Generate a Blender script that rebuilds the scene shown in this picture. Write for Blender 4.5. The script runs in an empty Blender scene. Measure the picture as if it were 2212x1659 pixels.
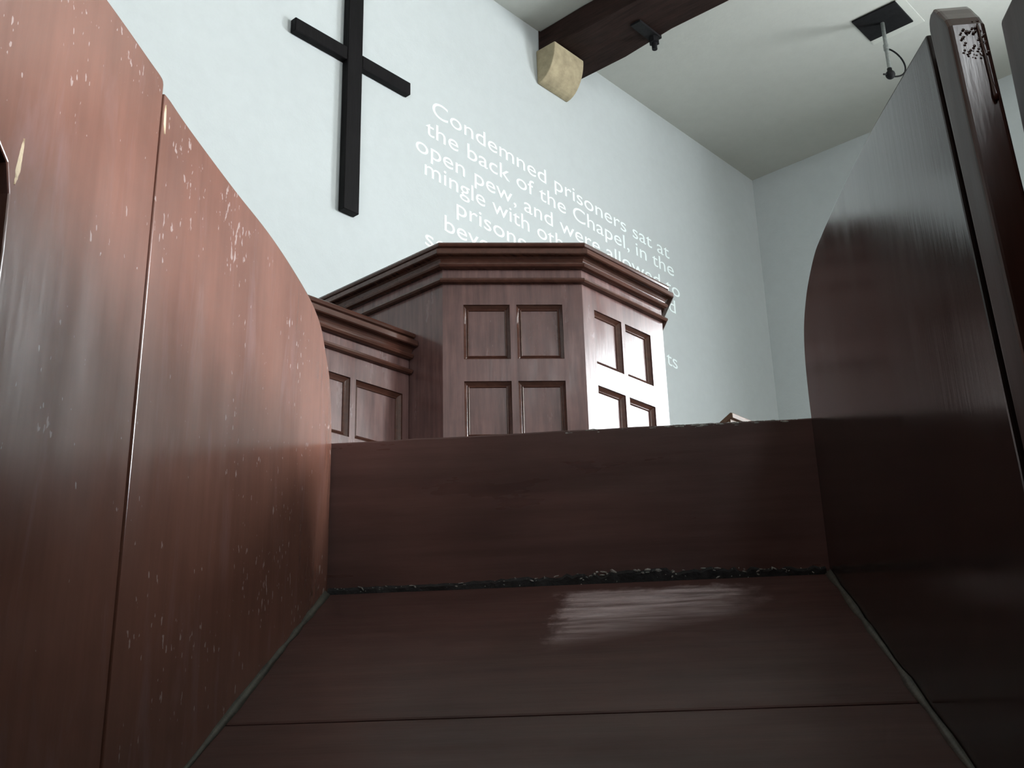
import bpy, bmesh, math, random
from mathutils import Vector, Matrix
import numpy as np

random.seed(7)
scn = bpy.context.scene
COL = scn.collection
CAMZ = 1.30                      # height of the lens above the floor
WALLY = 3.854                    # inner face of the wall with the cross
WALLX = 7.312                    # inner face of the wall with the windows
CEIL = 4.60 + CAMZ

# ------------------------------------------------------------------ camera
F_PX, PITCH, ROLL, YAW = 2454.475, .348752, -.0268034, .725785
def cam_rows():
    f = np.array([0, math.cos(PITCH), math.sin(PITCH)])
    u = np.array([0, -math.sin(PITCH), math.cos(PITCH)])
    x = np.array([1., 0, 0])
    c, s = math.cos(ROLL), math.sin(ROLL)
    B = np.array([[math.sin(YAW), math.cos(YAW), 0], [-math.cos(YAW), math.sin(YAW), 0], [0, 0, 1.]])
    return [B @ v for v in (c*x + s*u, -s*x + c*u, f)]
r_, u_, f_ = cam_rows()
cam = bpy.data.cameras.new('camera')
cam.sensor_width = 36.0
cam.lens = F_PX / 2212 * 36
cam.clip_start = 0.01
camo = bpy.data.objects.new('camera', cam)
COL.objects.link(camo)
m = Matrix.Identity(4)
for i in range(3):
    m[i][0], m[i][1], m[i][2] = r_[i], u_[i], -f_[i]
m[2][3] = CAMZ
camo.matrix_world = m
scn.camera = camo

# ------------------------------------------------------------------ materials
def new_mat(name):
    mt = bpy.data.materials.new(name)
    mt.use_nodes = True
    nt = mt.node_tree
    nt.nodes.clear()
    out = nt.nodes.new('ShaderNodeOutputMaterial')
    b = nt.nodes.new('ShaderNodeBsdfPrincipled')
    nt.links.new(b.outputs[0], out.inputs[0])
    return mt, nt, b

def noise(nt, vec, scale, detail=4, rough=.55, dist=0.0):
    n = nt.nodes.new('ShaderNodeTexNoise')
    n.inputs['Scale'].default_value = scale
    n.inputs['Detail'].default_value = detail
    n.inputs['Roughness'].default_value = rough
    n.inputs['Distortion'].default_value = dist
    nt.links.new(vec, n.inputs['Vector'])
    return n.outputs['Fac']

def ramp(nt, fac, stops):
    r = nt.nodes.new('ShaderNodeValToRGB')
    e = r.color_ramp.elements
    while len(e) > 1:
        e.remove(e[-1])
    for i, (p, c) in enumerate(stops):
        el = e[0] if i == 0 else e.new(p)
        el.position = p
        if not hasattr(c, '__len__'):
            c = (c, c, c)
        el.color = (*c, 1)
    nt.links.new(fac, r.inputs[0])
    return r.outputs[0]

def mapping(nt, scale=(1, 1, 1), rot=(0, 0, 0)):
    tc = nt.nodes.new('ShaderNodeTexCoord')
    mp = nt.nodes.new('ShaderNodeMapping')
    mp.inputs['Scale'].default_value = scale
    mp.inputs['Rotation'].default_value = rot
    nt.links.new(tc.outputs['Object'], mp.inputs['Vector'])
    return mp.outputs[0]

def mix(nt, fac, a, b, mode='MIX'):
    x = nt.nodes.new('ShaderNodeMix')
    x.data_type = 'RGBA'
    x.blend_type = mode
    for k, v in ((0, fac), (6, a), (7, b)):
        if hasattr(v, 'is_linked') or isinstance(v, bpy.types.NodeSocket):
            nt.links.new(v, x.inputs[k])
        elif k == 0:
            x.inputs[0].default_value = v
        else:
            x.inputs[k].default_value = (*v, 1)
    return x.outputs[2]

def bump(nt, b, h, strength, dist=.01):
    bn = nt.nodes.new('ShaderNodeBump')
    bn.inputs['Strength'].default_value = strength
    bn.inputs['Distance'].default_value = dist
    nt.links.new(h, bn.inputs['Height'])
    nt.links.new(bn.outputs[0], b.inputs['Normal'])

def wood(name, base, grain='z', rough=(.16, .34), vary=.35, specks=0.0, speck_col=(.62, .55, .52),
         bump_s=.12, streak=0.0, spec=.5):
    """glossy brown paint over wood: grain streaks, uneven gloss, small chips"""
    mt, nt, b = new_mat(name)
    sc = {'z': (1, 1, .08), 'x': (.08, 1, 1), 'y': (1, .08, 1)}[grain]
    v = mapping(nt, sc)
    vi = mapping(nt)
    g = noise(nt, v, 55, 6, .6)
    big = noise(nt, vi, 6, 4, .6)
    dk = tuple(c*(1-vary) for c in base)
    lt = tuple(min(1, c*(1+vary)) for c in base)
    c1 = ramp(nt, g, [(.3, dk), (.7, lt)])
    c2 = ramp(nt, big, [(.25, .78), (.75, 1.18)])
    col = mix(nt, 1.0, c1, c2, 'MULTIPLY')
    ro = ramp(nt, noise(nt, mapping(nt, tuple(s*.6+.1 for s in sc)), 22, 5, .65), [(.3, rough[0]), (.72, rough[1])])
    if streak:
        sv = noise(nt, mapping(nt, tuple(1.0 if s == 1 else .22 for s in sc)), 26, 5, .6, .4)
        sf = ramp(nt, sv, [(.56, 0.0), (.74, streak)])
        col = mix(nt, sf, col, (.36, .24, .25))
    if specks:
        sp = mapping(nt, tuple(1.0 if s == 1 else .45 for s in sc))
        n1 = noise(nt, sp, 190, 2, .5)
        n2 = noise(nt, vi, 11, 2, .5)
        mu = nt.nodes.new('ShaderNodeMath'); mu.operation = 'ADD'
        nt.links.new(n1, mu.inputs[0])
        m2 = nt.nodes.new('ShaderNodeMath'); m2.operation = 'MULTIPLY'
        m2.inputs[1].default_value = .5
        nt.links.new(n2, m2.inputs[0])
        nt.links.new(m2.outputs[0], mu.inputs[1])
        t = 1.04 - .06*specks
        sf = ramp(nt, mu.outputs[0], [(t-.01, 0.0), (min(1, t+.03), .6)])
        col = mix(nt, sf, col, speck_col)
    nt.links.new(col, b.inputs['Base Color'])
    nt.links.new(ro, b.inputs['Roughness'])
    b.inputs['Specular IOR Level'].default_value = spec
    h = noise(nt, v, 130, 5, .6)
    bump(nt, b, h, bump_s, .004)
    return mt

def plaster(name, base, stain=.06, sc=1.0):
    mt, nt, b = new_mat(name)
    v = mapping(nt)
    n1 = noise(nt, v, .9*sc, 6, .6, .3)
    n2 = noise(nt, v, 14*sc, 5, .6)
    c = ramp(nt, n1, [(.3, tuple(x*(1-stain) for x in base)), (.7, base)])
    c2 = ramp(nt, n2, [(.2, .965), (.8, 1.03)])
    col = mix(nt, 1.0, c, c2, 'MULTIPLY')
    nt.links.new(col, b.inputs['Base Color'])
    b.inputs['Roughness'].default_value = .85
    b.inputs['Specular IOR Level'].default_value = .2
    bump(nt, b, noise(nt, v, 45, 6, .6), .12, .01)
    return mt

def simple(name, base, rough=.6, nscale=40, vary=.25, bs=.1, metal=0.0):
    mt, nt, b = new_mat(name)
    v = mapping(nt)
    c = ramp(nt, noise(nt, v, nscale, 5, .6), [(.3, tuple(x*(1-vary) for x in base)), (.7, tuple(x*(1+vary) for x in base))])
    nt.links.new(c, b.inputs['Base Color'])
    b.inputs['Roughness'].default_value = rough
    b.inputs['Metallic'].default_value = metal
    bump(nt, b, noise(nt, v, nscale*2, 4, .6), bs, .005)
    return mt

def glow(name, colr, strength):
    mt = bpy.data.materials.new(name)
    mt.use_nodes = True
    nt = mt.node_tree
    nt.nodes.clear()
    out = nt.nodes.new('ShaderNodeOutputMaterial')
    e = nt.nodes.new('ShaderNodeEmission')
    e.inputs[0].default_value = (*colr, 1)
    e.inputs[1].default_value = strength
    nt.links.new(e.outputs[0], out.inputs[0])
    return mt

PAINT = (.215, .098, .072)
M = {
    'wall': plaster('limewashed plaster', (.505, .552, .552), .06),
    'ceiling': plaster('ceiling plaster', (.56, .58, .54), .06, .8),
    'panelling': wood('dark wood panelling', (.060, .036, .028), 'z', (.45, .6), .3),
    'floor': wood('floor boards', (.15, .12, .095), 'x', (.4, .6)),
    'partition': wood('partition paint', PAINT, 'z', (.13, .24), .10, .9, (.52, .42, .40), .03, .25),
    'partition_shaded': wood('shaded partition paint', (.030, .020, .018), 'z', (.11, .20), .25, .2, (.5, .45, .44), .018, 0, .18),  # the left partition's paint with shade put into its colour
    'board': wood('front board paint', (.125, .068, .062), 'x', (.24, .44), .22, .5, (.30, .27, .26), .06),
    'slope': None,
    'edge_strip': wood('worn edge paint', (.085, .036, .028), 'z', (.10, .2), .25, .3, (.5, .45, .44), .02),
    'divider_matt': wood('matt dark paint', (.040, .022, .019), 'z', (.35, .5), .25, .2, (.4, .35, .34), .03, 0, .15),
    'pulpit': wood('pulpit varnish', (.115, .063, .058), 'z', (.16, .30), .30, .0, bump_s=.05),
    'pulpit_dark': wood('pulpit mouldings varnish', (.065, .028, .020), 'x', (.10, .20), .25, .0, bump_s=.04),
    'timber': wood('old roof timber', (.021, .011, .009), 'y', (.6, .8), .45, .0, bump_s=.5),
    'cross': wood('black painted timber', (.004, .0035, .004), 'z', (.5, .7), .3, .0, bump_s=.3),
    'stone': simple('sandstone', (.34, .29, .185), .9, 16, .22, .4),
    'iron': simple('black iron', (.012, .012, .013), .55, 60, .3, .2),
    'metal': simple('dull grey tube', (.22, .24, .23), .4, 60, .2, .1, .3),
    'plate': simple('black plate', (.010, .010, .011), .7, 30, .3, .1),
    'ceil_trim': plaster('pale hatch trim', (.60, .625, .575), .03),
    'rawwood': simple('bare pale wood', (.80, .66, .45), .6, 60, .15, .2),
    'desk': wood('desk wood', (.10, .055, .030), 'x', (.3, .45), .3, .0),
    'dust': simple('pale dust and paint flakes', (.42, .44, .42), .8, 200, .5, .3),
    'crackdirt': simple('dark dirt', (.02, .022, .024), .9, 120, .5, .5),
    'edge': simple('dusty worn edge paint', (.085, .085, .070), .55, 35, .45, .3),
    'frame': simple('window frame paint', (.55, .57, .55), .5, 30, .08, .05),
    'added_glow': glow('daylit window glass', (.93, .97, 1.0), 74.0),  # glow for the added windows and the added ceiling light
    'sky_bright': glow('bright daylit window glass', (.93, .97, 1.0), 115.0),
    'sky_sun': glow('sunlit window glass', (.98, .98, .98), 430.0),
    'sky_dim': glow('shaded window glass', (.93, .97, 1.0), 16.0),
    'projection': None,
}

# sloping board: same paint with a paler, smoother streaked patch near its top edge
def slope_mat():
    mt = wood('sloping board paint', (.090, .045, .040), 'x', (.30, .50), .2, .2, (.34, .32, .32), .06, 0, .20)
    nt = mt.node_tree
    b = [n for n in nt.nodes if n.type == 'BSDF_PRINCIPLED'][0]
    tc = nt.nodes.new('ShaderNodeTexCoord')
    sx = nt.nodes.new('ShaderNodeSeparateXYZ')
    nt.links.new(tc.outputs['Object'], sx.inputs[0])
    def math_(op, a, c, clamp=False):
        n = nt.nodes.new('ShaderNodeMath'); n.operation = op; n.use_clamp = clamp
        for i, v in enumerate((a, c)):
            if isinstance(v, bpy.types.NodeSocket): nt.links.new(v, n.inputs[i])
            elif v is not None: n.inputs[i].default_value = v
        return n.outputs[0]
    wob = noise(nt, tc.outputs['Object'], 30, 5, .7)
    # ellipse centred on the paler spot (object space: x across, y up the slope)
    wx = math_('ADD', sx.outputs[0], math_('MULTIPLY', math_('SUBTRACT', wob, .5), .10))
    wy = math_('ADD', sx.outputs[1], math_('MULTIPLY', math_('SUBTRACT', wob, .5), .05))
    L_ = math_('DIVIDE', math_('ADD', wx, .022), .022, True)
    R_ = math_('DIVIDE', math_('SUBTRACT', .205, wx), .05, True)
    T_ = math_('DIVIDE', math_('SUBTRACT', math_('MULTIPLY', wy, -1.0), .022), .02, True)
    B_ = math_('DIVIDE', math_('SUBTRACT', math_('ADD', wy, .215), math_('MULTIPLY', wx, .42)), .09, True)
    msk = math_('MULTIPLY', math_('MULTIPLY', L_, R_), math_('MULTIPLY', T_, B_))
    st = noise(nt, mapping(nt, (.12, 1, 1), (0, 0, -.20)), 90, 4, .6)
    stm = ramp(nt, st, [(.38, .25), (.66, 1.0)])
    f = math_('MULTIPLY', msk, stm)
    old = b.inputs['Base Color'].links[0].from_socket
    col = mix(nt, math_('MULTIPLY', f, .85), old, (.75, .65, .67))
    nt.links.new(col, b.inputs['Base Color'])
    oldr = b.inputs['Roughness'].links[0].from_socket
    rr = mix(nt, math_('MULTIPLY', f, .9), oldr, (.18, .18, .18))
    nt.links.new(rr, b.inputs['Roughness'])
    return mt
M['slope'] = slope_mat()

# projected light lettering: soft and translucent
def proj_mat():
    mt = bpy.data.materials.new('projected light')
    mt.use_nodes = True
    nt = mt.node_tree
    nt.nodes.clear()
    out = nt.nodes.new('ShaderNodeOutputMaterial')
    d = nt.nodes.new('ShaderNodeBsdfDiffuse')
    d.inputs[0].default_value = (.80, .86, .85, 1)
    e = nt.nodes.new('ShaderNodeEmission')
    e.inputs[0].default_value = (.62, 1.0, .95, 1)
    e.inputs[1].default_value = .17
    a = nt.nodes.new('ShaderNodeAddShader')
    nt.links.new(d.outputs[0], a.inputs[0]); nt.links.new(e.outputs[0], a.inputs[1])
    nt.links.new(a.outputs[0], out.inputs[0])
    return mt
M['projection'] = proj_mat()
for k_ in ('plate', 'iron', 'cross', 'timber'):
    [n for n in M[k_].node_tree.nodes if n.type == 'BSDF_PRINCIPLED'][0].inputs['Specular IOR Level'].default_value = .12

# ------------------------------------------------------------------ object helpers
def tag(o, label=None, cat=None, group=None, kind=None):
    if label: o['label'] = label
    if cat: o['category'] = cat
    if group: o['group'] = group
    if kind: o['kind'] = kind
    return o

def obj(name, bm, mat, parent=None, loc=None, rot=None, smooth=False):
    bmesh.ops.recalc_face_normals(bm, faces=bm.faces[:])
    me = bpy.data.meshes.new(name)
    bm.to_mesh(me)
    bm.free()
    if smooth:
        for p in me.polygons: p.use_smooth = True
    me.materials.append(M[mat])
    o = bpy.data.objects.new(name, me)
    COL.objects.link(o)
    if parent: o.parent = parent
    if loc: o.location = loc
    if rot: o.rotation_euler = rot
    return o

def empty(name, loc=(0, 0, 0), rz=0.0):
    o = bpy.data.objects.new(name, None)
    o.empty_display_size = .1
    o.location = loc
    o.rotation_euler = (0, 0, rz)
    COL.objects.link(o)
    return o

def box(bm, a, b):
    vs = [bm.verts.new((x, y, z)) for x in (a[0], b[0]) for y in (a[1], b[1]) for z in (a[2], b[2])]
    for f in ((0, 1, 3, 2), (4, 6, 7, 5), (0, 4, 5, 1), (2, 3, 7, 6), (0, 2, 6, 4), (1, 5, 7, 3)):
        bm.faces.new([vs[i] for i in f])
    return vs

def bevel_all(bm, w, seg=2, ang=30):
    bm.normal_update()
    es = [e for e in bm.edges if len(e.link_faces) == 2 and e.calc_face_angle(0) > math.radians(ang)]
    bmesh.ops.bevel(bm, geom=es, offset=w, segments=seg, affect='EDGES', profile=.6)

def prism(pts, e0, e1, axis):
    """extrude a closed 2D outline; axis 'x': pts are (y,z), 'y': (x,z), 'z': (x,y)"""
    bm = bmesh.new()
    def P(p, e):
        return {'x': (e, p[0], p[1]), 'y': (p[0], e, p[1]), 'z': (p[0], p[1], e)}[axis]
    a = [bm.verts.new(P(p, e0)) for p in pts]
    b = [bm.verts.new(P(p, e1)) for p in pts]
    bm.faces.new(a)
    bm.faces.new(b[::-1])
    n = len(pts)
    for i in range(n):
        bm.faces.new([a[i], a[(i+1) % n], b[(i+1) % n], b[i]])
    bmesh.ops.recalc_face_normals(bm, faces=bm.faces[:])
    return bm

def tube(bm, pts, r, seg=10, closed=False):
    pts = [Vector(p) for p in pts]
    rings = []
    n = len(pts)
    for i, p in enumerate(pts):
        d = (pts[min(i+1, n-1)] - pts[max(i-1, 0)]).normalized()
        up = Vector((0, 0, 1)) if abs(d.z) < .9 else Vector((1, 0, 0))
        s = d.cross(up).normalized(); t = s.cross(d)
        rr = r[i] if hasattr(r, '__len__') else r
        rings.append([bm.verts.new(p + rr*(math.cos(2*math.pi*k/seg)*s + math.sin(2*math.pi*k/seg)*t)) for k in range(seg)])
    for a, b in zip(rings, rings[1:]):
        for k in range(seg):
            bm.faces.new([a[k], a[(k+1) % seg], b[(k+1) % seg], b[k]])
    bm.faces.new(rings[0][::-1]); bm.faces.new(rings[-1])

# ------------------------------------------------------------------ room
Xl, Yf, TH = -9.0, -10.6, .30
WIN1 = (-1.05, .55, 2.70, 4.95)          # y0, y1, z0, z1 in wall_right
WIN2 = (-3.15, -1.65, 2.70, 5.05)
WIN3 = (-9.5, -5.75, 4.15, 5.70)
ADD_WIN6 = (-6.2, -3.2, 3.2, 5.5)             # y0, y1, z0, z1 in wall_left, added to brighten wall_right
ADD_WIN4 = (.1, 2.6, 3.3, 5.6)             # x0, x1, z0, z1 in wall_front, added to light wall_right from behind
def wall_grid(us, zs, holes, make):
    bm = bmesh.new()
    for u0, u1 in zip(us, us[1:]):
        for z0, z1 in zip(zs, zs[1:]):
            if any(abs(u0-h[0]) < 1e-6 and abs(u1-h[1]) < 1e-6 and abs(z0-h[2]) < 1e-6 for h in holes):
                continue
            box(bm, *make(u0, u1, z0, z1))
    bmesh.ops.remove_doubles(bm, verts=bm.verts[:], dist=1e-5)
    # drop the inner faces shared by neighbouring cells
    seen = {}
    for f in bm.faces:
        k = tuple(round(c, 4) for c in f.calc_center_median())
        seen.setdefault(k, []).append(f)
    dup = [f for fs in seen.values() if len(fs) > 1 for f in fs]
    bmesh.ops.delete(bm, geom=dup, context='FACES')
    return bm

bm = bmesh.new(); box(bm, (Xl-TH, WALLY, -.2), (WALLX+TH, WALLY+TH, CEIL+.2))
tag(obj('wall_back', bm, 'wall'), 'pale limewashed plaster wall carrying the black cross', kind='structure')
bm = wall_grid([Yf, WIN3[0], WIN3[1], WIN2[0], WIN2[1], WIN1[0], WIN1[1], WALLY], [-.2, WIN1[2], WIN3[2], WIN1[3], WIN2[3], WIN3[3], CEIL+.2],
               [(w[0], w[1], z, 0) for w in (WIN1, WIN2, WIN3) for z in (WIN1[2], WIN3[2], WIN1[3], WIN2[3]) if w[2]-1e-6 <= z < w[3]-1e-6],
               lambda u0, u1, z0, z1: ((WALLX, u0, z0), (WALLX+TH, u1, z1)))
tag(obj('wall_right', bm, 'wall'), 'pale plaster wall beyond the corner, with the windows', kind='structure')
bm = wall_grid([Yf, ADD_WIN6[0], ADD_WIN6[1], WALLY], [-.2, ADD_WIN6[2], ADD_WIN6[3], CEIL+.2], [ADD_WIN6],
               lambda u0, u1, z0, z1: ((Xl-TH, u0, z0), (Xl, u1, z1)))
tag(obj('wall_left', bm, 'panelling'), 'dark panelled wall on the far left side of the chapel', kind='structure')
bm = wall_grid([Xl-TH, ADD_WIN4[0], ADD_WIN4[1], WALLX+TH], [-.2, ADD_WIN4[2], ADD_WIN4[3], CEIL+.2], [ADD_WIN4],
               lambda u0, u1, z0, z1: ((u0, Yf-TH, z0), (u1, Yf, z1)))
tag(obj('wall_front', bm, 'panelling'), 'dark panelled wall with the added window behind the camera', kind='structure')
bm = bmesh.new(); box(bm, (Xl, Yf, -.2), (WALLX, WALLY, 0))
tag(obj('floor', bm, 'floor'), 'dark boarded chapel floor', kind='structure')
ROOF = (-3.0, -1.8, -4.35, -3.6)            # opening for the added ceiling light, x0, x1, y0, y1
bm = wall_grid([Xl, ROOF[0], ROOF[1], WALLX], [Yf, ROOF[2], ROOF[3], WALLY], [ROOF],
               lambda u0, u1, z0, z1: ((u0, z0, CEIL), (u1, z1, CEIL+.2)))
tag(obj('ceiling', bm, 'ceiling'), 'flat greyish plaster ceiling', kind='structure')

def window(name, w, front=False, pane='added_glow', left=False):
    y0, y1, z0, z1 = w
    if front:
        root = empty(name, ((y0+y1)/2, Yf-.18, z0), -math.pi/2)
    elif left:
        root = empty(name, (Xl-.18, (y0+y1)/2, z0), math.pi)
    else:
        root = empty(name, (WALLX+.18, (y0+y1)/2, z0))
    tag(root, 'unseen tall daylit window lighting the chapel', kind='structure')
    hy, hz = (y1-y0)/2, z1-z0
    bm = bmesh.new()
    t = .06
    box(bm, (-.03, -hy, 0), (.03, -hy+t, hz)); box(bm, (-.03, hy-t, 0), (.03, hy, hz))
    box(bm, (-.03, -hy+t, 0), (.03, hy-t, t)); box(bm, (-.03, -hy+t, hz-t), (.03, hy-t, hz))
    for k in (1, 2):
        y = -hy + 2*hy*k/3
        box(bm, (-.02, y-.015, t), (.02, y+.015, hz-t))
    for k in (1, 2, 3):
        z = hz*k/4
        box(bm, (-.018, -hy+t, z-.012), (.018, hy-t, z+.012))
    obj('window_frame', bm, 'frame', root)
    bm = bmesh.new(); box(bm, (.005, -hy+t*.5, t*.5), (.012, hy-t*.5, hz-t*.5))
    obj('pane', bm, pane, root)
window('window_1', WIN1, False, 'sky_bright')
window('window_2', WIN2, False, 'sky_dim')
window('window_3', WIN3, False, 'sky_sun')
window('added_window_4', ADD_WIN4, True, 'added_glow')
window('added_window_6', ADD_WIN6, False, 'added_glow', True)

root = empty('added_ceiling_light', ((ROOF[0]+ROOF[1])/2, (ROOF[2]+ROOF[3])/2, CEIL+.1))  # unseen ceiling light added for the glare on the edge strip
tag(root, 'added ceiling light panel, unseen behind the viewer', kind='structure')
rw, rl = (ROOF[1]-ROOF[0])/2, (ROOF[3]-ROOF[2])/2
bm = bmesh.new()
box(bm, (-rw, -rl, -.02), (-rw+.06, rl, .04)); box(bm, (rw-.06, -rl, -.02), (rw, rl, .04))
box(bm, (-rw+.06, -rl, -.02), (rw-.06, -rl+.06, .04)); box(bm, (-rw+.06, rl-.06, -.02), (rw-.06, rl, .04))
box(bm, (-.02, -rl+.06, -.01), (.02, rl-.06, .03))
obj('window_frame', bm, 'frame', root)
bm = bmesh.new(); box(bm, (-rw+.03, -rl+.03, .010), (rw-.03, rl-.03, .018))
obj('pane', bm, 'added_glow', root)

# ------------------------------------------------------------------ roof beam with its bolt, stone corbel
root = empty('ceiling_beam', (4.90, WALLY, CEIL))
tag(root, 'dark brown timber roof beam running from wall to ceiling above the stone corbel', 'beam')
bx0, bx1, bdrop = -.205, .200, .16
bm = bmesh.new()
ny = 26
rows = []
for i in range(ny+1):
    y = -.004 - 9.6*i/ny
    w = lambda: random.uniform(-.012, .012)
    rows.append([bm.verts.new(p) for p in ((bx0+w(), y, -.002), (bx0+w(), y, -bdrop+w()*.6), (0+w(), y, -bdrop+w()*.6), (bx1+w(), y, -bdrop+w()*.6), (bx1+w(), y, -.002))])
for a, b in zip(rows, rows[1:]):
    for k in range(4):
        bm.faces.new([a[k], a[k+1], b[k+1], b[k]])
    bm.faces.new([a[4], a[0], b[0], b[4]])
bm.faces.new(rows[0]); bm.faces.new(rows[-1][::-1])
bevel_all(bm, .006, 1, 50)
obj('timber', bm, 'timber', root)
bm = bmesh.new()
by = -.62
box(bm, (-.03, by-.035, -bdrop-.012), (.20, by+.035, -bdrop+.012))
bmesh.ops.create_cone(bm, cap_ends=True, segments=6, radius1=.034, radius2=.034, depth=.04, matrix=Matrix.Translation((.165, by, -bdrop-.03)))
bmesh.ops.create_cone(bm, cap_ends=True, segments=12, radius1=.017, radius2=.017, depth=.09, matrix=Matrix.Translation((.165, by, -bdrop-.05)))
obj('iron_bolt', bm, 'iron', root)

prof = []
cx0, cx1, ctop, cbot, cp = 4.657, 4.945, 4.432+CAMZ, 4.190+CAMZ, .155
prof.append((WALLY-.001, ctop)); prof.append((WALLY-cp, ctop))
for k in range(1, 13):
    a = k/12*math.pi/2
    prof.append((WALLY - cp*math.cos(a)*.995-.001, ctop - (ctop-cbot)*math.sin(a)))
bm = prism(prof, cx0-4.8, cx1-4.8, 'x')
for v in bm.verts: v.co.y -= WALLY; v.co.z -= cbot
bevel_all(bm, .007, 2, 40)
tag(obj('stone_corbel', bm, 'stone', loc=(4.8, WALLY, cbot)), 'buff sandstone corbel with a curved front under the end of the beam', 'corbel')

# ------------------------------------------------------------------ cross
root = empty('wooden_cross', (3.153, WALLY, 2.69+CAMZ))
tag(root, 'large plain black wooden cross hung on the pale wall', 'cross')
ux0, ux1 = 3.104-3.153, 3.203-3.153
bm = bmesh.new(); box(bm, (ux0, -.045, 0), (ux1, -.002, 1.47)); bevel_all(bm, .004, 1)
obj('upright', bm, 'cross', root)
bm = bmesh.new()
zc = 3.581-2.69
box(bm, (2.774-3.153, -.043, zc-.038), (ux0, -.002, zc+.038))
box(bm, (ux1, -.043, zc-.038), (3.543-3.153, -.002, zc+.038))
bevel_all(bm, .004, 1)
obj('crossbar', bm, 'cross', root)

# ------------------------------------------------------------------ projected lettering
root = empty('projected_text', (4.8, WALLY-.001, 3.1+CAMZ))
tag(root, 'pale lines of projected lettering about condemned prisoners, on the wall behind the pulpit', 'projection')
def text_line(body, x0, z0, x1, z1, cap=.096):
    cu = bpy.data.curves.new('t', 'FONT')
    cu.body = body
    cu.resolution_u = 6
    cu.offset = 0.0
    to = bpy.data.objects.new('t', cu)
    COL.objects.link(to)
    dg = bpy.context.evaluated_depsgraph_get()
    me = bpy.data.meshes.new_from_object(to.evaluated_get(dg))
    COL.objects.unlink(to); bpy.data.objects.remove(to)
    xs = [v.co.x for v in me.vertices]
    lo, hi = min(xs), max(xs)
    capu = CAPU
    for v in me.vertices:
        t = (v.co.x-lo)/(hi-lo)
        v.co = Vector((x0+(x1-x0)*t - 4.8, 0, z0+(z1-z0)*t + v.co.y/capu*cap - 3.1))
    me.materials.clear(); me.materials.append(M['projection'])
    o = bpy.data.objects.new('lettering', me)
    COL.objects.link(o); o.parent = root
    return o
def cap_height():
    cu = bpy.data.curves.new('t', 'FONT'); cu.body = 'd'
    to = bpy.data.objects.new('t', cu); COL.objects.link(to)
    dg = bpy.context.evaluated_depsgraph_get()
    me = bpy.data.meshes.new_from_object(to.evaluated_get(dg))
    h = max(v.co.y for v in me.vertices)
    COL.objects.unlink(to); bpy.data.objects.remove(to)
    return h
CAPU = cap_height()
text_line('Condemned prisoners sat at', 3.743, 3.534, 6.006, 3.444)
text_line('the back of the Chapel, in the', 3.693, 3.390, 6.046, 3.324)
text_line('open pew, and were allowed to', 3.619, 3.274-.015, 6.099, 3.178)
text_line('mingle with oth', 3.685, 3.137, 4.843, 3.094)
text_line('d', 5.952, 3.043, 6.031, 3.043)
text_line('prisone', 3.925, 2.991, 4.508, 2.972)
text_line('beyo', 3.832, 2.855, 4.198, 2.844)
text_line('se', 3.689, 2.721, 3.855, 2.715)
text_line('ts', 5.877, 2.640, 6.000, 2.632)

# ------------------------------------------------------------------ ceiling plate with hanging pole
root = empty('ceiling_mount', (6.135, 2.20, CEIL))
tag(root, 'square black ceiling plate with a hanging grey pole, cable loop and dark ball', 'ceiling mount')
bm = bmesh.new(); box(bm, (-.136, -.146, -.012), (.136, .146, -.001)); bevel_all(bm, .003, 1)
obj('plate', bm, 'plate', root)
bm = bmesh.new()
b0, b1 = .137, .190
box(bm, (-b0, -.147-.05, -.006), (b1, -.147, 0)); box(bm, (b0, -.147, -.006), (b1, .147, 0))
obj('plate_border', bm, 'ceil_trim', root)
bm = bmesh.new(); tube(bm, [(0.008, .005, -.012), (.004, .005, -.2), (0, .005, -.37)], [.013, .0125, .012])
bmesh.ops.create_cone(bm, cap_ends=True, segments=14, radius1=.017, radius2=.017, depth=.04, matrix=Matrix.Translation((.003, .005, -.20)))
obj('pole', bm, 'metal', root)
bm = bmesh.new(); bmesh.ops.create_uvsphere(bm, u_segments=18, v_segments=12, radius=.030, matrix=Matrix.Translation((0, .005, -.405)))
tube(bm, [(0, .005, -.36), (0, .005, -.40)], .016)
obj('ball_joint', bm, 'iron', root, smooth=True)
bm = bmesh.new(); tube(bm, [(0, .005, -.405), (-.045, .03, -.412)], .006)
obj('clamp_screw', bm, 'iron', root)
bm = bmesh.new()
cab = []
P0, P1, P2, P3 = Vector((.006, .0, -.21)), Vector((.055, -.075, -.25)), Vector((.09, -.12, -.45)), Vector((.01, .0, -.415))
for k in range(25):
    t = k/24
    cab.append(P0*(1-t)**3 + P1*3*t*(1-t)**2 + P2*3*t*t*(1-t) + P3*t**3)
tube(bm, cab, .0055, 8)
obj('cable', bm, 'iron', root, smooth=True)

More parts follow.
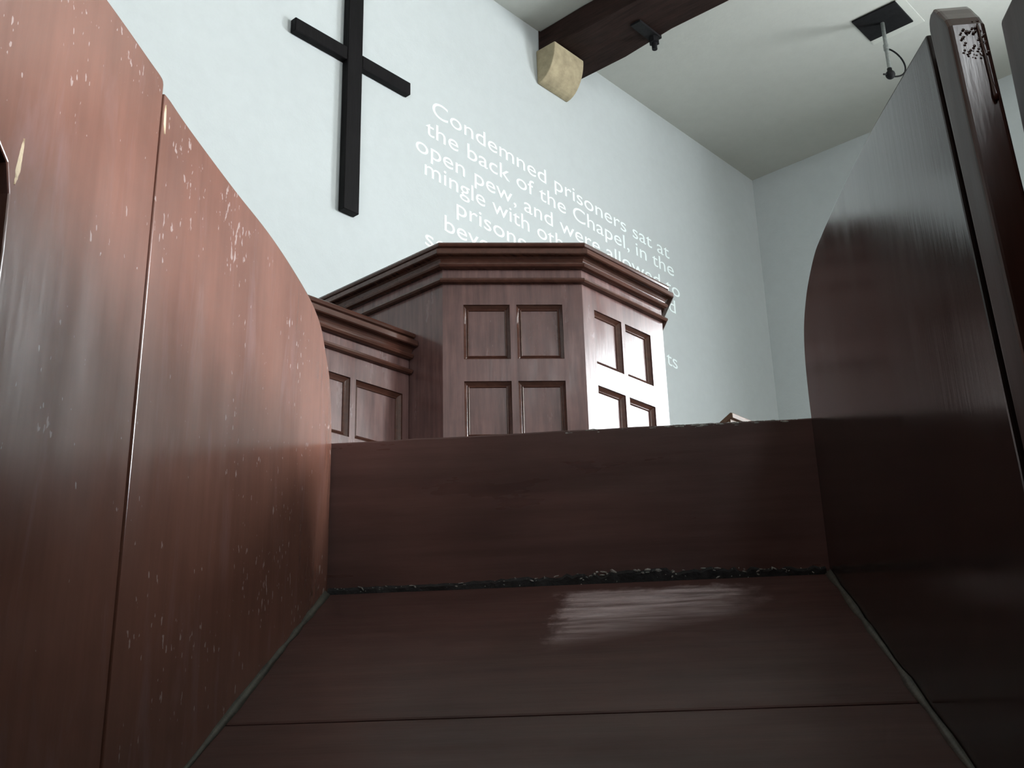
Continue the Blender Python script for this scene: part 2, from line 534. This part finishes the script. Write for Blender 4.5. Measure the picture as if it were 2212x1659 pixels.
# ------------------------------------------------------------------ pulpit
PROF = [(-.06, 1.943), (.028, 1.943), (.034, 1.939), (.036, 1.932), (.033, 1.925), (.024, 1.922), (.022, 1.916),
        (.030, 1.911), (.046, 1.909), (.0505, 1.905), (.0505, 1.888), (.046, 1.885), (.028, 1.884), (.020, 1.879), (.016, 1.871), (.014, 1.864)]
BEAD1 = [(0, 1.865), (.020, 1.8645), (.026, 1.860), (.027, 1.854), (.023, 1.847), (.013, 1.8435), (.003, 1.843), (0, 1.843)]
BEAD2 = [(0, 1.804), (.016, 1.8035), (.022, 1.799), (.023, 1.793), (.018, 1.7865), (.008, 1.7845), (0, 1.784)]
def sweep(path, prof, dz=0.0, closed_prof=True):
    """mitred moulding along an open XY polyline; outward is to the right-hand side of travel"""
    bm = bmesh.new()
    n = len(path)
    rings = []
    for i, p in enumerate(path):
        p = Vector(p)
        d0 = (p-Vector(path[i-1])).normalized() if i else None
        d1 = (Vector(path[i+1])-p).normalized() if i < n-1 else None
        nr = lambda d: Vector((d.y, -d.x))
        if d0 is None: o = nr(d1)
        elif d1 is None: o = nr(d0)
        else:
            a, b = nr(d0), nr(d1)
            o = (a+b)/(1+a.dot(b))
        rings.append([bm.verts.new((p.x+o.x*q[0], p.y+o.y*q[0], q[1]+dz)) for q in prof])
    k = len(prof)
    for a, b in zip(rings, rings[1:]):
        for j in range(k if closed_prof else k-1):
            bm.faces.new([a[j], a[(j+1) % k], b[(j+1) % k], b[j]])
    if closed_prof:
        bm.faces.new(rings[0]); bm.faces.new(rings[-1][::-1])
    bmesh.ops.recalc_face_normals(bm, faces=bm.faces[:])
    return bm

class Facet:
    """a framed face between two plan points; panels are rectangles (s0,s1,z0,z1)"""
    def __init__(self, A, B, z0, z1, panels, thick=.045):
        self.A, self.B = Vector(A), Vector(B)
        self.L = (self.B-self.A).length
        self.d = (self.B-self.A)/self.L
        self.n = Vector((self.d.y, -self.d.x))
        self.z0, self.z1, self.panels, self.th = z0, z1, panels, thick
    def P(self, s, z, dep=0.0):
        q = self.A + self.d*s - self.n*dep
        return (q.x, q.y, z)
    def frame(self, bm):
        ss = sorted({0.0, self.L, *[p[0] for p in self.panels], *[p[1] for p in self.panels]})
        zs = sorted({self.z0, self.z1, *[p[2] for p in self.panels], *[p[3] for p in self.panels]})
        for s0, s1 in zip(ss, ss[1:]):
            for z0, z1 in zip(zs, zs[1:]):
                if any(p[0]-1e-6 <= s0 and s1 <= p[1]+1e-6 and p[2]-1e-6 <= z0 and z1 <= p[3]+1e-6 for p in self.panels):
                    continue
                bm.faces.new([bm.verts.new(self.P(*q)) for q in ((s0, z0), (s1, z0), (s1, z1), (s0, z1))])
    def back(self, bm):
        bm.faces.new([bm.verts.new(self.P(s, z, self.th)) for s, z in ((0, self.z0), (self.L, self.z0), (self.L, self.z1), (0, self.z1))])
    def ring(self, bm, p, steps):
        s0, s1, z0, z1 = p
        last = None
        for ins, dep in steps:
            r = [bm.verts.new(self.P(*q, dep)) for q in ((s0+ins, z0+ins), (s1-ins, z0+ins), (s1-ins, z1-ins), (s0+ins, z1-ins))]
            if last:
                for k in range(4):
                    bm.faces.new([last[k], last[(k+1) % 4], r[(k+1) % 4], r[k]])
            last = r
    def moulding(self, p):
        bm = bmesh.new()
        self.ring(bm, p, [(0, 0), (.001, .006), (.004, .009), (.009, .014), (.0125, .0165), (.0135, .0145), (.016, .0135), (.0185, .0150), (.0195, .0195)])
        return bm
    def field(self, p):
        bm = bmesh.new()
        s0, s1, z0, z1 = p
        i = .0185
        vs = [self.P(*q, dep) for dep in (.0185, .030) for q in ((s0+i, z0+i), (s1-i, z0+i), (s1-i, z1-i), (s0+i, z1-i))]
        v = [bm.verts.new(c) for c in vs]
        for f in ((0, 1, 2, 3), (7, 6, 5, 4), (0, 4, 5, 1), (1, 5, 6, 2), (2, 6, 7, 3), (3, 7, 4, 0)):
            bm.faces.new([v[k] for k in f])
        return bm

def four_panels(L, tops=((1.702, 1.488), (1.403, 1.190), (1.105, .80)), side=.076, mid=.0245, right=None):
    r = L-side if right is None else right
    c = (side+r)/2
    out = []
    for zt, zb in tops:
        out += [(side, c-mid/2, zb+CAMZ, zt+CAMZ), (c+mid/2, r, zb+CAMZ, zt+CAMZ)]
    return out

A_ = (3.053, 2.350); B_ = (3.571, 2.350); Lc = (2.688, 2.715); Rc = (3.936, 2.715)
END_L = (2.688, WALLY-.002); END_R = (3.936, WALLY-.002)
pz0, pz1 = .62+CAMZ, 1.80+CAMZ
pul = empty('pulpit', (3.312, 3.2, 0))
tag(pul, 'tall dark brown eight-sided wooden pulpit with recessed panels and a moulded cornice', 'pulpit')
OFF = Vector((3.312, 3.2, 0))
def off(bm, o=OFF):
    for v in bm.verts: v.co -= o
    return bm
path = [END_L, Lc, A_, B_, Rc, END_R]
facets = [Facet(END_L, Lc, pz0, pz1+.07, []),
          Facet(Lc, A_, pz0, pz1+.07, four_panels((Vector(A_)-Vector(Lc)).length)),
          Facet(A_, B_, pz0, pz1+.07, four_panels((Vector(B_)-Vector(A_)).length, side=.068, right=.427)),
          Facet(B_, Rc, pz0, pz1+.07, four_panels((Vector(Rc)-Vector(B_)).length)),
          Facet(Rc, END_R, pz0, pz1+.07, [])]
bm = bmesh.new()
for fc in facets:
    fc.frame(bm); fc.back(bm)
bmesh.ops.remove_doubles(bm, verts=bm.verts[:], dist=1e-5)
# floor of the pulpit box and its underside
bm2 = prism([(p[0], p[1]) for p in path], pz0-.05, pz0+.0, 'z')
me = bpy.data.meshes.new('tmp'); bm2.to_mesh(me); bm2.free(); bm.from_mesh(me); bpy.data.meshes.remove(me)
obj('body', off(bm), 'pulpit', pul)
obj('cornice', off(sweep(path, PROF, CAMZ)), 'pulpit_dark', pul)
obj('frieze_moulding', off(sweep(path, BEAD1, CAMZ)), 'pulpit_dark', pul)
obj('frieze_moulding', off(sweep(path, BEAD2, CAMZ)), 'pulpit_dark', pul)
for fc in facets:
    for p in fc.panels:
        pn = obj('panel', off(fc.field(p)), 'pulpit', pul)
        obj('panel_moulding', off(fc.moulding(p)), 'pulpit_dark', pn)
# base: plinth moulding and pedestal down to the floor
base_prof = [(0, .66), (.020, .655), (.028, .64), (.020, .62), (.03, .60), (.03, .565), (0, .565)]
obj('base_moulding', off(sweep(path, base_prof, CAMZ)), 'pulpit_dark', pul)
def shrink(p, k):
    c = Vector((3.312, 3.25)); q = c+(Vector(p)-c)*k
    return (q.x, min(q.y, WALLY-.002))
bm = prism([shrink(p, .8) for p in path], 0.0, pz0-.05, 'z')
obj('pedestal', off(bm), 'pulpit', pul)

# pulpit stair balustrade joining the pulpit from the left
bal = empty('pulpit_balustrade', (2.0, 2.92, 0))
tag(bal, 'lower dark panelled balustrade wall joining the pulpit beside the left pew partition', 'balustrade')
BO = Vector((2.0, 2.92, 0))
bA, bB = (1.10, 2.890), (2.684, 2.890)
bz = CAMZ-.312
fb = Facet(bA, bB, .0, 1.87+bz, [])
pan = []
x = 2.654
while x > 1.4:
    for zt, zb in ((1.392, 1.175), (1.09, .60)):
        pan.append((x-.221-bA[0], x-bA[0], zb+CAMZ, zt+CAMZ))
    x -= .2465
fb.panels = pan
bm = bmesh.new(); fb.frame(bm); fb.back(bm)
box(bm, (bA[0], 2.8905, 0), (bA[0]+.02, 2.934, 1.86+bz)); box(bm, (bB[0]-.02, 2.8905, 0), (bB[0], 2.934, 1.86+bz))
obj('body', off(bm, BO), 'pulpit', bal)
prof_b = [(-.06, q[1]) if i == 0 else q for i, q in enumerate(PROF)]
obj('cornice', off(sweep([bA, bB], prof_b, bz), BO), 'pulpit_dark', bal)
obj('frieze_moulding', off(sweep([bA, bB], BEAD1, bz), BO), 'pulpit_dark', bal)
obj('frieze_moulding', off(sweep([bA, bB], BEAD2, bz), BO), 'pulpit_dark', bal)
for p in pan:
    pn = obj('panel', off(fb.field(p), BO), 'pulpit', bal)
    obj('panel_moulding', off(fb.moulding(p), BO), 'pulpit_dark', pn)

# ------------------------------------------------------------------ sloping reading desk peeping over the front board
dx, dy, dz = 4.466, 2.60, 1.671+CAMZ
desk = empty('reading_desk', (dx, dy, 0))
tag(desk, 'brown sloping desk top whose corner peeps over the front board, right of pulpit', 'desk')
# the lid falls away from the viewer, so only its raised front edge shows
bm = prism([(-.012, dz-.004), (0, dz), (.46, dz-.25), (.455, dz-.272), (.0, dz-.028), (-.012, dz-.028)], 0, .80, 'x')
bevel_all(bm, .003, 2)
obj('lid', bm, 'desk', desk)
bm = prism([(.004, 0), (.004, dz-.031), (.43, dz-.263), (.43, 0)], .004, .796, 'x')
obj('body', bm, 'desk', desk)

# ------------------------------------------------------------------ the pew stall around the lens (local axes: E across, D forward)
YE = math.radians(5.0)
STALL_RZ = (YAW - YE) - math.pi/2
WL, WR, BD = -.3366, .2381, 1.300        # inner faces of the partitions, face of the front board
def stall_obj(name):
    return empty(name, (0, 0, CAMZ), STALL_RZ)

# front board
root = stall_obj('pew_front_board')
tag(root, 'wide dark brown upright board closing the front of the pew, between the two partitions', 'pew front')
bm = bmesh.new()
nseg = 60
top = []
E0, E1 = WL-1.1, WR+1.0
for i in range(nseg+1):
    e = E0+(E1-E0)*i/nseg
    dz_ = random.uniform(-.0007, .0007)
    top.append((e, .4115 + dz_))
top = [(E1, -CAMZ)] + top[::-1] + [(E0, -CAMZ)]
bm = prism(top, BD, BD+.030, 'y')
bevel_all(bm, .0022, 2, 60)
brd = obj('board', bm, 'board', root)
bm = bmesh.new()
for i in range(70):
    e = random.gauss(.115, .038) if i < 45 else random.uniform(-.05, .22)
    s = random.uniform(.0006, .0016)
    mt_ = Matrix.Translation((e, BD+.0006, .4105-random.random()**2*.0035)) @ Matrix.Diagonal((s*random.uniform(1.5, 5), s*.9, s*random.uniform(.5, 1.1), 1))
    bmesh.ops.create_icosphere(bm, subdivisions=1, radius=1, matrix=mt_)
tag(obj('chipped_edge', bm, 'dust', brd), 'pale chips along the top edge', kind='stuff')

# sloping board
S_TOP, S_BOT = (1.293, .226), (.30, -.262)
sdir = Vector((0, S_TOP[0]-S_BOT[0], S_TOP[1]-S_BOT[1]))
slen = sdir.length
sang = math.atan2(sdir.z, sdir.y)
root = stall_obj('pew_sloping_board')
tag(root, 'broad brown board sloping down towards the viewer from the foot of the front board', 'pew board')
def slope_bm(e0, e1, n0, n1, y0, y1):
    bm = bmesh.new(); box(bm, (e0, y0, n0), (e1, y1, n1)); return bm
SC = (( WL+WR)/2, S_TOP[0], S_TOP[1])
def put_slope(name, bm, mat, smooth=False):
    return obj(name, bm, mat, root, SC, (sang, 0, 0), smooth)
hw = (WR-WL)/2
crease = -.370
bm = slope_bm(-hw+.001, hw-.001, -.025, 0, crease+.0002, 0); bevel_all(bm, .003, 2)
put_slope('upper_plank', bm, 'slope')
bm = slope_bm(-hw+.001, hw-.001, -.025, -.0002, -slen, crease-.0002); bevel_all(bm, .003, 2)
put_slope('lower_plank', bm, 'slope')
for sgn in (-1, 1):
    bm = bmesh.new()
    n = 40
    rows = []
    for i in range(n+1):
        y = -slen + (slen-.002)*i/n
        w = .0040 + random.uniform(-.0015, .0022)
        if i >= n-1: w = .006
        rows.append([bm.verts.new((sgn*(hw-.0008), y, 0)), bm.verts.new((sgn*(hw-.0008), y, w)), bm.verts.new((sgn*(hw-.0008-w*.45), y, w*.42)), bm.verts.new((sgn*(hw-.0008-w), y, 0.0002))])
    for a, b in zip(rows, rows[1:]):
        for k in range(4):
            bm.faces.new([a[k], a[(k+1) % 4], b[(k+1) % 4], b[k]])
    bm.faces.new(rows[0]); bm.faces.new(rows[-1][::-1])
    put_slope('edge_fillet', bm, 'edge', True)

# dirt and paint flakes packed into the joint
bm = bmesh.new()
for i in range(260):
    e = random.uniform(WL+.01, WR-.004)
    k = max(.25, math.exp(-((e-.03)/.16)**2))
    s = random.uniform(.0004, .0017)*(.6+1.0*k)
    c = Vector((e, BD-random.uniform(.0005, .006), .2265+random.uniform(-.001, .009)*(.5+k)))
    mt = Matrix.Translation(c) @ Matrix.Rotation(random.uniform(0, 3), 4, Vector((random.random(), random.random(), random.random()+.01)).normalized()) @ Matrix.Diagonal((s*random.uniform(1, 3.2), s*.6, s*random.uniform(.5, 1), 1))
    bmesh.ops.create_icosphere(bm, subdivisions=1, radius=1, matrix=mt)
o = obj('paint_flakes', bm, 'dust', None, (0, 0, CAMZ), (0, 0, STALL_RZ))
tag(o, 'pale crumbs and paint flakes along the joint of front board and sloping board', 'debris', kind='stuff')
bm = bmesh.new()
n = 90
rows = []
for i in range(n+1):
    e = WL+.002+(WR-WL-.006)*i/n
    k = max(.15, math.exp(-((e-.05)/.2)**2))
    up = .2275+.006+random.uniform(0, .008)*k
    rows.append([bm.verts.new(p) for p in ((e, BD-.0006, .216), (e, BD-.0006, up), (e, BD-.0045-random.uniform(0, .002), up-.004), (e, BD-.0060, .2255))])
for a, b in zip(rows, rows[1:]):
    for k in range(4):
        bm.faces.new([a[k], a[(k+1) % 4], b[(k+1) % 4], b[k]])
bm.faces.new(rows[0]); bm.faces.new(rows[-1][::-1])
o = obj('dirt', bm, 'crackdirt', None, (0, 0, CAMZ), (0, 0, STALL_RZ))
tag(o, 'ragged line of black dirt in the joint below the front board', 'dirt', kind='stuff')

def smooth_curve(pts, n=8):
    """Catmull-Rom through the points"""
    out = []
    P = [pts[0]] + pts + [pts[-1]]
    for i in range(1, len(P)-2):
        for k in range(n):
            t = k/n
            q = []
            for c in (0, 1):
                a, b, d, e = P[i-1][c], P[i][c], P[i+1][c], P[i+2][c]
                q.append(.5*(2*b+(d-a)*t+(2*a-5*b+4*d-e)*t*t+(3*b-a-3*d+e)*t**3))
            out.append(tuple(q))
    out.append(pts[-1])
    return out

# left partition
LT = [(.752, .534), (.80, .535), (.91, .542), (1.008, .551), (1.09, .5535), (1.17, .551), (1.211, .544), (1.236, .533), (1.256, .513), (1.279, .487), (1.291, .45), (1.2975, .408)]
root = stall_obj('pew_divider')
tag(root, 'red-brown painted pew partition with chipped paint, rising on the left and filling the left edge', 'pew partition', 'pew dividers')
pts = smooth_curve(LT) + [(1.2975, -CAMZ), (.7415, -CAMZ)]
pts = [(.7415, .533)] + pts
bm = prism(pts, WL-.022, WL+.0010, 'x')
bevel_all(bm, .0016, 3, 40)
obj('front_plank', bm, 'partition', root)
RT = [(-.45, .50), (.0, .50), (.30, .505), (.40, .520), (.50, .530), (.60, .537), (.66, .541), (.71, .543), (.735, .544), (.7402, .540)]
pts = smooth_curve(RT, 5) + [(.7402, -CAMZ), (.551, -CAMZ), (.551, .30), (.549, .335), (.543, .352), (.530, .360), (.50, .362), (-.45, .362)]
bm = prism(pts, WL-.021, WL, 'x')
bevel_all(bm, .0016, 3, 40)
obj('rear_plank', bm, 'partition', root)
bm = bmesh.new(); box(bm, (WL-.06, -.45, -CAMZ), (WL-.024, .64, .40)); bevel_all(bm, .003, 1)  # dark board added behind the notch so it reads as shade
obj('dark_backing', bm, 'partition_shaded', root)
def chip(path, width, name='bare_wood_chip', e=WL+.0002, par=None, mat='rawwood'):
    bm = bmesh.new()
    rows = []
    n = len(path)-1
    for i, (d, z) in enumerate(path):
        w = width*math.sin(math.pi*(i+.35)/(n+.7))*random.uniform(.8, 1.15)
        rows.append([bm.verts.new((e, d-w/2, z)), bm.verts.new((e+.0012, d, z)), bm.verts.new((e, d+w/2, z))])
    for a, b in zip(rows, rows[1:]):
        for k in range(2):
            bm.faces.new([a[k], a[k+1], b[k+1], b[k]])
        bm.faces.new([a[2], a[0], b[0], b[2]])
    bm.faces.new(rows[0]); bm.faces.new(rows[-1][::-1])
    o = obj(name, bm, mat, par)
    tag(o, 'pale bare wood chip')
    return o
chip([(.7445+.0004*k, .524-.0042*k) for k in range(7)], .0045, e=WL+.0008, par=root)
chip([(.5565, .376), (.5565, .371), (.556, .366), (.5555, .360), (.555, .354), (.5545, .348), (.553, .343)], .0075, e=WL-.0004, par=root)

# right partition
RP = [(.694, .497), (.78, .513), (.876, .530), (.989, .545), (1.06, .552), (1.11, .556), (1.157, .558), (1.208, .550), (1.243, .538), (1.275, .516), (1.292, .482), (1.2975, .44), (1.2975, .41)]
root = stall_obj('pew_divider')
tag(root, 'shaded near-black glossy pew partition with a curved front, standing on the right of the front board', 'pew partition', 'pew dividers')
pts = smooth_curve(RP) + [(1.2975, -CAMZ), (.600, -CAMZ), (.666, .176), (.680, .344), (.690, .465)]
bm = prism(pts, WR, WR+.020, 'x')
bevel_all(bm, .0020, 2, 40)
obj('front_plank', bm, 'partition_shaded', root)
# edge strip with a worn, chipped top
pts = [(.6760, .486), (.674, .4935), (.668, .4955), (.661, .494), (.655, .487), (.650, .480), (.644, .472), (.640, .464), (.632, .347), (.612, .10), (.52, -CAMZ), (.578, -CAMZ), (.6475, .176), (.6625, .344)]
bm = prism(pts, WR-.0035, WR+.020, 'x')
bevel_all(bm, .0030, 3, 35)
st = obj('edge_strip', bm, 'edge_strip', root)
st.data.materials.append(M['divider_matt'])     # side of the strip: its dim reflection put into a darker matt colour
for p in st.data.polygons:
    if p.normal.x < -.9: p.material_index = 1
bm = prism([(.700, .485), (.655, .485), (.54, -CAMZ), (.62, -CAMZ), (.690, .344)], WR+.0125, WR+.0185, 'x')  # dark filler added behind the gap to keep it in shade
obj('dark_backing', bm, 'partition_shaded', root)
bm = bmesh.new()
for i in range(42):
    e = random.uniform(WR+.002, WR+.019)
    t = random.random()**1.3
    z = .466-.030*t
    d = .640+(z-.464)*.1-.0006
    s = random.uniform(.0004, .0009)
    mt_ = Matrix.Translation((e, d, z)) @ Matrix.Diagonal((s*1.2, s*.28, s*random.uniform(.9, 1.6), 1))
    bmesh.ops.create_icosphere(bm, subdivisions=2, radius=1, matrix=mt_)
tag(obj('paint_blisters', bm, 'edge_strip', st, smooth=True), kind='stuff')
bm = bmesh.new()
tube(bm, [(WR+.0145, .6392, .462), (WR+.0150, .6375, .44), (WR+.0152, .6355, .415), (WR+.0155, .6345, .406), (WR+.0155, .634, .402)], [.0008, .0009, .0010, .0019, .0012], 8)
obj('paint_run', bm, 'edge_strip', st, smooth=True)

# board standing beyond the right partition, at the right edge
root = stall_obj('pew_divider')
tag(root, 'dark square-topped pew partition cut off by the right edge, beyond the chipped edge strip', 'pew partition', 'pew dividers')
pts = [(.757, .548), (.757, -CAMZ), (-.45, -CAMZ), (-.45, .548)]
bm = prism(pts, .316, .340, 'x'); bevel_all(bm, .003, 2)
obj('plank', bm, 'divider_matt', root)

# tall unseen board added behind the lens to shade the pew
root = stall_obj('pew_shade_board')
tag(root, 'added tall dark board behind the viewer, unseen, shading the pew', 'shade board')
bm = bmesh.new(); box(bm, (WL-.9, -.49, -CAMZ), (WR+1.0, -.455, 1.22)); bevel_all(bm, .003, 2)
obj('board', bm, 'partition_shaded', root)

# ------------------------------------------------------------------ world and view
w = bpy.data.worlds.new('world'); scn.world = w
w.use_nodes = True
bg = [n for n in w.node_tree.nodes if n.type == 'BACKGROUND'][0]
bg.inputs[0].default_value = (.02, .022, .025, 1)
bg.inputs[1].default_value = 1.0
scn.view_settings.view_transform = 'Standard'
scn.view_settings.look = 'None'
scn.view_settings.exposure = -1.5
scn.view_settings.gamma = 1.0
scn.view_settings.use_curve_mapping = False
scn.cycles.use_denoising = True
scn.cycles.max_bounces = 10
scn.cycles.diffuse_bounces = 8
